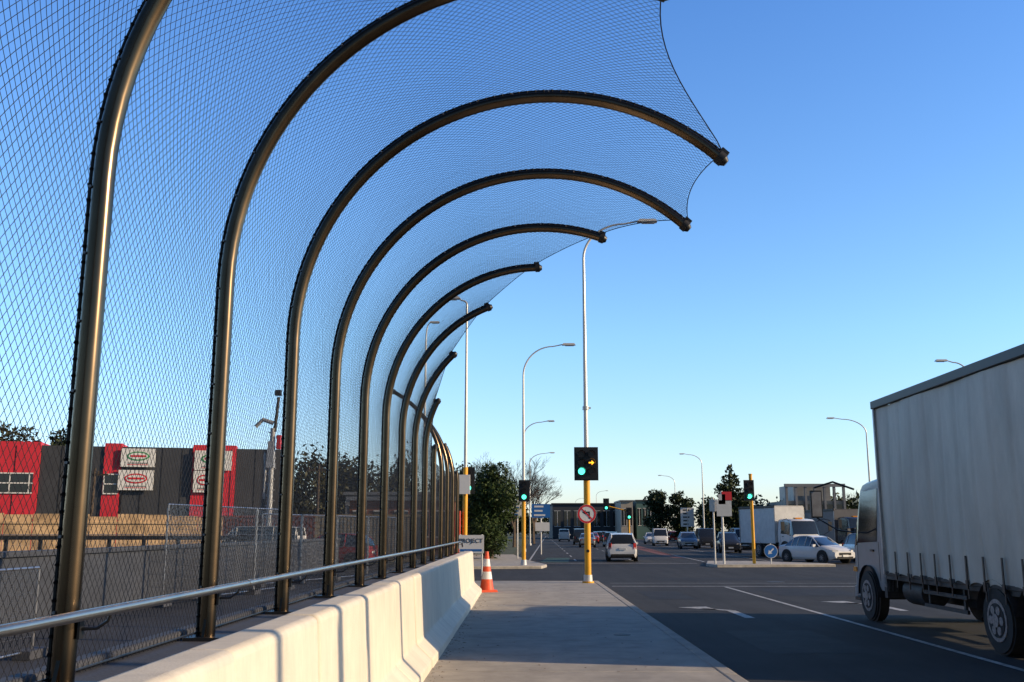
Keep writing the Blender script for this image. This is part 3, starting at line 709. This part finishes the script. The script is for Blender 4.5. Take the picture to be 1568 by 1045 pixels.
# ---------------------------------------------------------------- buildings
M_red=mat('panel_red',(.72,.035,.055),.5,0,.08,1,grime=(.8,.85)); M_char=mat('panel_charcoal',(.055,.058,.065),.55,0,.12,1)
M_tan=mat('tan_boards',(.60,.41,.23),.8,0,.2,1.5,grime=(1.5,.75)); M_grey=mat('wall_grey',(.22,.23,.25),.8,0,.1,.6); M_beige=mat('wall_beige',(.45,.40,.33),.8,0,.1,.6); M_roof=mat('roof_metal',(.30,.31,.32),.5,.3,.1,1)
bd=empty('retail_building',(-33,60,0),R(14))
bd2=empty('building_parts',(33*1,0,0)); bd2.parent=bd
b=MB(); xs=[(-54,-29.8,0),(-29.8,-26.1,1),(-26.1,-25.05,0),(-25.05,-20.8,1),(-20.8,-18.1,0),(-18.1,-15.2,1)]
for x0,x1,mi in xs:
    dy=.12 if mi==0 else 0
    b.b2((x0+.01,-dy,0),(x1-.01,22,7.05 if mi==0 else 6.85),mi)
    x=x0+1.2
    while x<x1-.2: b.b2((x-.02,-dy-.02,.1),(x+.02,-dy-.004,6.8),2); x+=1.2
b.b2((-25.0,-.06,.1),(-24.9,.0,6.8),2)
b.build('walls',[M_red,M_char,M_black],parent=bd2)
b=MB()
for (x0,x1,z0,z1) in ((-49,-30.1,3.9,5.1),(-26.0,-25.15,3.9,5.1)):
    b.b2((x0,-.17,z0),(x1,-.13,z1),1); x=x0
    while x<=x1: b.b2((x-.03,-.2,z0),(x+.03,-.171,z1),0); x+=1.1
    for zz in (z0,(z0+z1)/2,z1): b.b2((x0,-.22,zz-.035),(x1,-.172,zz+.035),0)
b.build('windows',[M_swhite,M_glass],parent=bd2)
b=MB()
for k,(cx,cz,w_,h_) in enumerate(((-24.05,6.15,2.05,1.15),(-24.1,4.75,2.1,1.25),(-19.5,6.05,2.3,1.25),(-20.0,4.7,1.3,1.35))):
    b.box((cx,-.3,cz),(w_,.1,h_),0)
    for t in range(2): b.box((cx,-.36,cz-h_*.38+t*.10),(w_*.6,.012,.04),3 if t else 1)
    b.disc((cx,-.362,cz+.10),h_*.25,1 if k%2 else 2,26,.012,'Y',sx=min(2.6,w_/h_*1.3))
    b.disc((cx,-.372,cz+.10),h_*.18,0,26,.012,'Y',sx=min(3.1,w_/h_*1.55))
    b.box((cx,-.384,cz+.10),(w_*.45,.01,h_*.10),1)
b.build('signboards',[M_swhite,M_sred,mat('sign_green',(.05,.3,.1),.5,0,0),M_black],parent=bd2)
b=MB()
for x in (-47,-42,-36): b.box((x,8,7.4),(1.8,1.6,.9),0)
b.build('roof_vents',[M_roof],parent=bd2)
# timber hoarding
b=MB(); rs=random.Random(3)
P0=Vector((-44,38,0));P1=Vector((-14.8,48,0)); D=(P1-P0); LL=D.length; D.normalize(); an=math.atan2(D.y,D.x); k=0
while k*1.2<LL:
    c=P0+D*(k*1.2+.6); hh=2.35+rs.uniform(-.08,.1); b.box((c.x,c.y,hh/2),(1.17,.05,hh),0,rz=an); k+=1
for zz in (.7,2.0):
    c=(P0+P1)/2+Vector((D.y,-D.x,0))*.06; b.box((c.x,c.y,zz),(LL,.06,.1),0,rz=an)
b.build('timber_hoarding',[M_tan])
def shed(name,x0,x1,y0,y1,h,mw,mr,doors=3):
    e=empty(name); b=MB(); b.b2((x0,y0,-.1),(x1,y1,h),0); b.b2((x0-.2,y0-.3,h+.004),(x1+.2,y1+.2,h+.25),1)
    b.build('walls',[mw,mr],parent=e); b=MB(); w_=(x1-x0)/doors
    for k in range(doors):
        c=x0+w_*(k+.5); b.b2((c-w_*.32,y0-.03,h*.35),(c+w_*.32,y0-.004,h*.8),0)
        b.b2((c-w_*.34,y0-.06,h*.8),(c+w_*.34,y0-.004,h*.8+.08),1); b.b2((c-.04,y0-.05,h*.35),(c+.04,y0-.031,h*.8),1)
        b.b2((c-w_*.34,y0-.06,h*.35-.08),(c+w_*.34,y0-.004,h*.35),1)
    b.build('windows',[M_glass,M_swhite],parent=e); return e
shed('storage_shed',-15,-6.4,84,95,4.6,M_grey,M_roof,5); shed('brick_shop',-11.5,-4.6,66,74,3.6,mat('brick',(.28,.11,.07),.85,0,.2,4),M_roof,5)
shed('warehouse',6.5,23.5,215,245,7.2,mat('wall_dark',(.05,.058,.07),.7,0,.1,.3),M_char,8)
shed('shop_building',23.5,27,205,225,7.6,mat('wall_teal',(.07,.15,.15),.7,0,.1,.5),M_char,3)
shed('beige_building',19.8,22.2,200,213,7.4,M_beige,M_roof,2)
shed('shop_building',38,52,168,185,4.4,M_grey,M_roof,6)
e=empty('office_building'); b=MB()
b.b2((43,162,0),(52.5,175,6.4),0)
for k in range(7): b.b2((42.8+k*1.55,161.5,0),(43.15+k*1.55,161.98,9.0),1)
b.b2((42.7,161.4,8.6),(52.5,162,9.1),1); b.b2((44.5,163,6.4),(50.5,172,9.0),2)
b.build('walls',[M_beige,M_grey,M_roof],parent=e)
b=MB()
for k in range(6): b.b2((43.3+k*1.55,161.9,3.6),(44.2+k*1.55,161.97,5.8),0); b.b2((43.3+k*1.55,161.9,.8),(44.2+k*1.55,161.97,2.8),0)
b.build('windows',[M_glass],parent=e)
sign_post((24.8,150,0),[('rect',0,3.6,2.0,2.8,1),('bars',0,3.6,1.8,2.6,4,5)],5.0,.1,'pylon_sign')

# ---------------------------------------------------------------- left yard
b=MB(); b.b2((-9.3,4,-.14),(-9.0,60,1.18)); b.b2((-9.36,4,1.182),(-8.94,60,1.28))
b.build('concrete_wall',[mat('wall_shaded_bluegrey',(.06,.068,.085),.8,0,.15,.5,.2,30,stretch=(1,1,3))],bevel=.01)  # shade on the wall is put into its darker, bluer base colour
def panel_fence(name,p0,p1,h,n,pitch=.07,r=.004,z0=0):
    b=MB(); p0=Vector(p0);p1=Vector(p1)
    for k in range(n):
        a=p0.lerp(p1,k/n+.004); c=p0.lerp(p1,(k+1)/n-.004); U=Vector((0,0,1))
        b.tube([a+U*z0,a+U*h],.024,8); b.tube([c+U*z0,c+U*h],.024,8); b.tube([a+U*h,c+U*h],.02,8); b.tube([a+U*(z0+.1),c+U*(z0+.1)],.016,8)
        L=(c-a).length; m=int(L/pitch)
        for j in range(1,m): q=a.lerp(c,j/m); b.tube([q+U*(z0+.1),q+U*h],r,3,caps=False)
        for zz in np.arange(z0+.3,h,.3): b.tube([a+U*zz,c+U*zz],r,3,caps=False)
        for q in (a,c): b.box(q+U*(z0+.06),(.25,.6,.12),1)
    return b.build(name,[M_galv,M_dconc])
panel_fence('temporary_fence',(-8.6,24,-.13),(-7.2,31,-.13),2.4,3,.06,.005); panel_fence('temporary_fence',(-8.4,32,-.13),(-5.2,41,-.13),2.3,4,.07,.005)
panel_fence('temporary_fence',(-30,37,-.13),(-9.5,42,-.13),1.6,7,.14,.006)
panel_fence('temporary_fence',(-7.2,8.5,-.13),(-7.0,14.5,-.13),1.25,2,.05,.004)
b=MB()
for k in range(12): b.b2((-26+k*1.3,37.4,.2),(-25.88+k*1.3,37.5,1.35))
b.b2((-26.5,37.35,1.3),(-10,37.5,1.45)); b.b2((-26.5,37.35,.7),(-10,37.48,.8))
b.build('steel_guard_rail',[M_chas])
M_rig=mat('rig_grey',(.45,.46,.47),.5,.2,.15,3)
b=MB()
b.cyl((0,0,0),(0,0,7.4),.17,.14,12,0); b.cyl((.1,0,7.2),(.25,0,9.2),.10,.09,10,1); b.box((.22,0,9.45),(.34,.3,.32),1)
b.tube([(-1.0,0,7.5),(-.6,0,7.9),(.0,0,7.7)],.12,10,0); b.box((-.05,0,5.9),(.45,.4,1.5),0,top=(.7,.8)); b.box((.38,0,6.6),(.22,.3,.8),2)
b.box((-.1,0,1.0),(2.2,3.2,1.3),0); b.box((0,0,.2),(2.8,4.0,.6),1); b.tube([(-.4,0,6.0),(-.3,-.1,4.8),(-.35,0,3.4)],.07,8,0)
for k in range(9): b.tube([(-.25,0,1.8+k*.6),(.25,0,2.1+k*.6),(-.25,0,2.4+k*.6)],.03,5,0)
b.build('drilling_rig',[M_rig,M_black,M_sred],loc=(-14.3,56,0))
car('red_car',(-9.5,50,-.13),1.4,P_red,'hatch'); car('white_van',(-13.5,51,-.13),1.5,P_white,'van')
def container(loc,rz,m):
    b=MB(); b.box((0,0,1.3),(6.0,2.36,2.5),0)
    for k in range(28):
        for sg in (-1,1): b.box((-2.85+k*.211,sg*1.2,1.3),(.11,.05,2.3),0)
    for x in (-3,3):
        for y in (-1.19,1.19): b.box((x,y,1.3),(.14,.14,2.6),0)
    for y in (-1.19,1.19): b.box((0,y,2.58),(6.1,.12,.12),0); b.box((0,y,.08),(6.1,.14,.16),0)
    for y in (-.6,-.2,.2,.6): b.cyl((3.08,y,.3),(3.08,y,2.4),.02,n=6,mi=1)
    b.build('shipping_container',[m,M_galv],loc=loc,rz=rz)
container((-15.5,62,-.1),.1,mat('container_rust',(.22,.06,.035),.7,0,.2,2,grime=(1.5,.7)))
container((-8.8,58,-.1),.05,mat('container_sand',(.36,.29,.19),.7,0,.2,2,grime=(1.5,.7)))
for x,y,h in ((-12.4,60,5.6),(-23.5,54,5.0)):
    b=MB(); b.cyl((0,0,-.1),(0,0,h),.10,.07,8,0); b.box((0,0,h-.35),(1.5,.08,.1),0)
    for xx in (-.6,-.2,.2,.6): b.cyl((xx,0,h-.3),(xx,0,h-.15),.04,n=6,mi=0)
    b.build('utility_pole',[M_trunk],loc=(x,y,0))
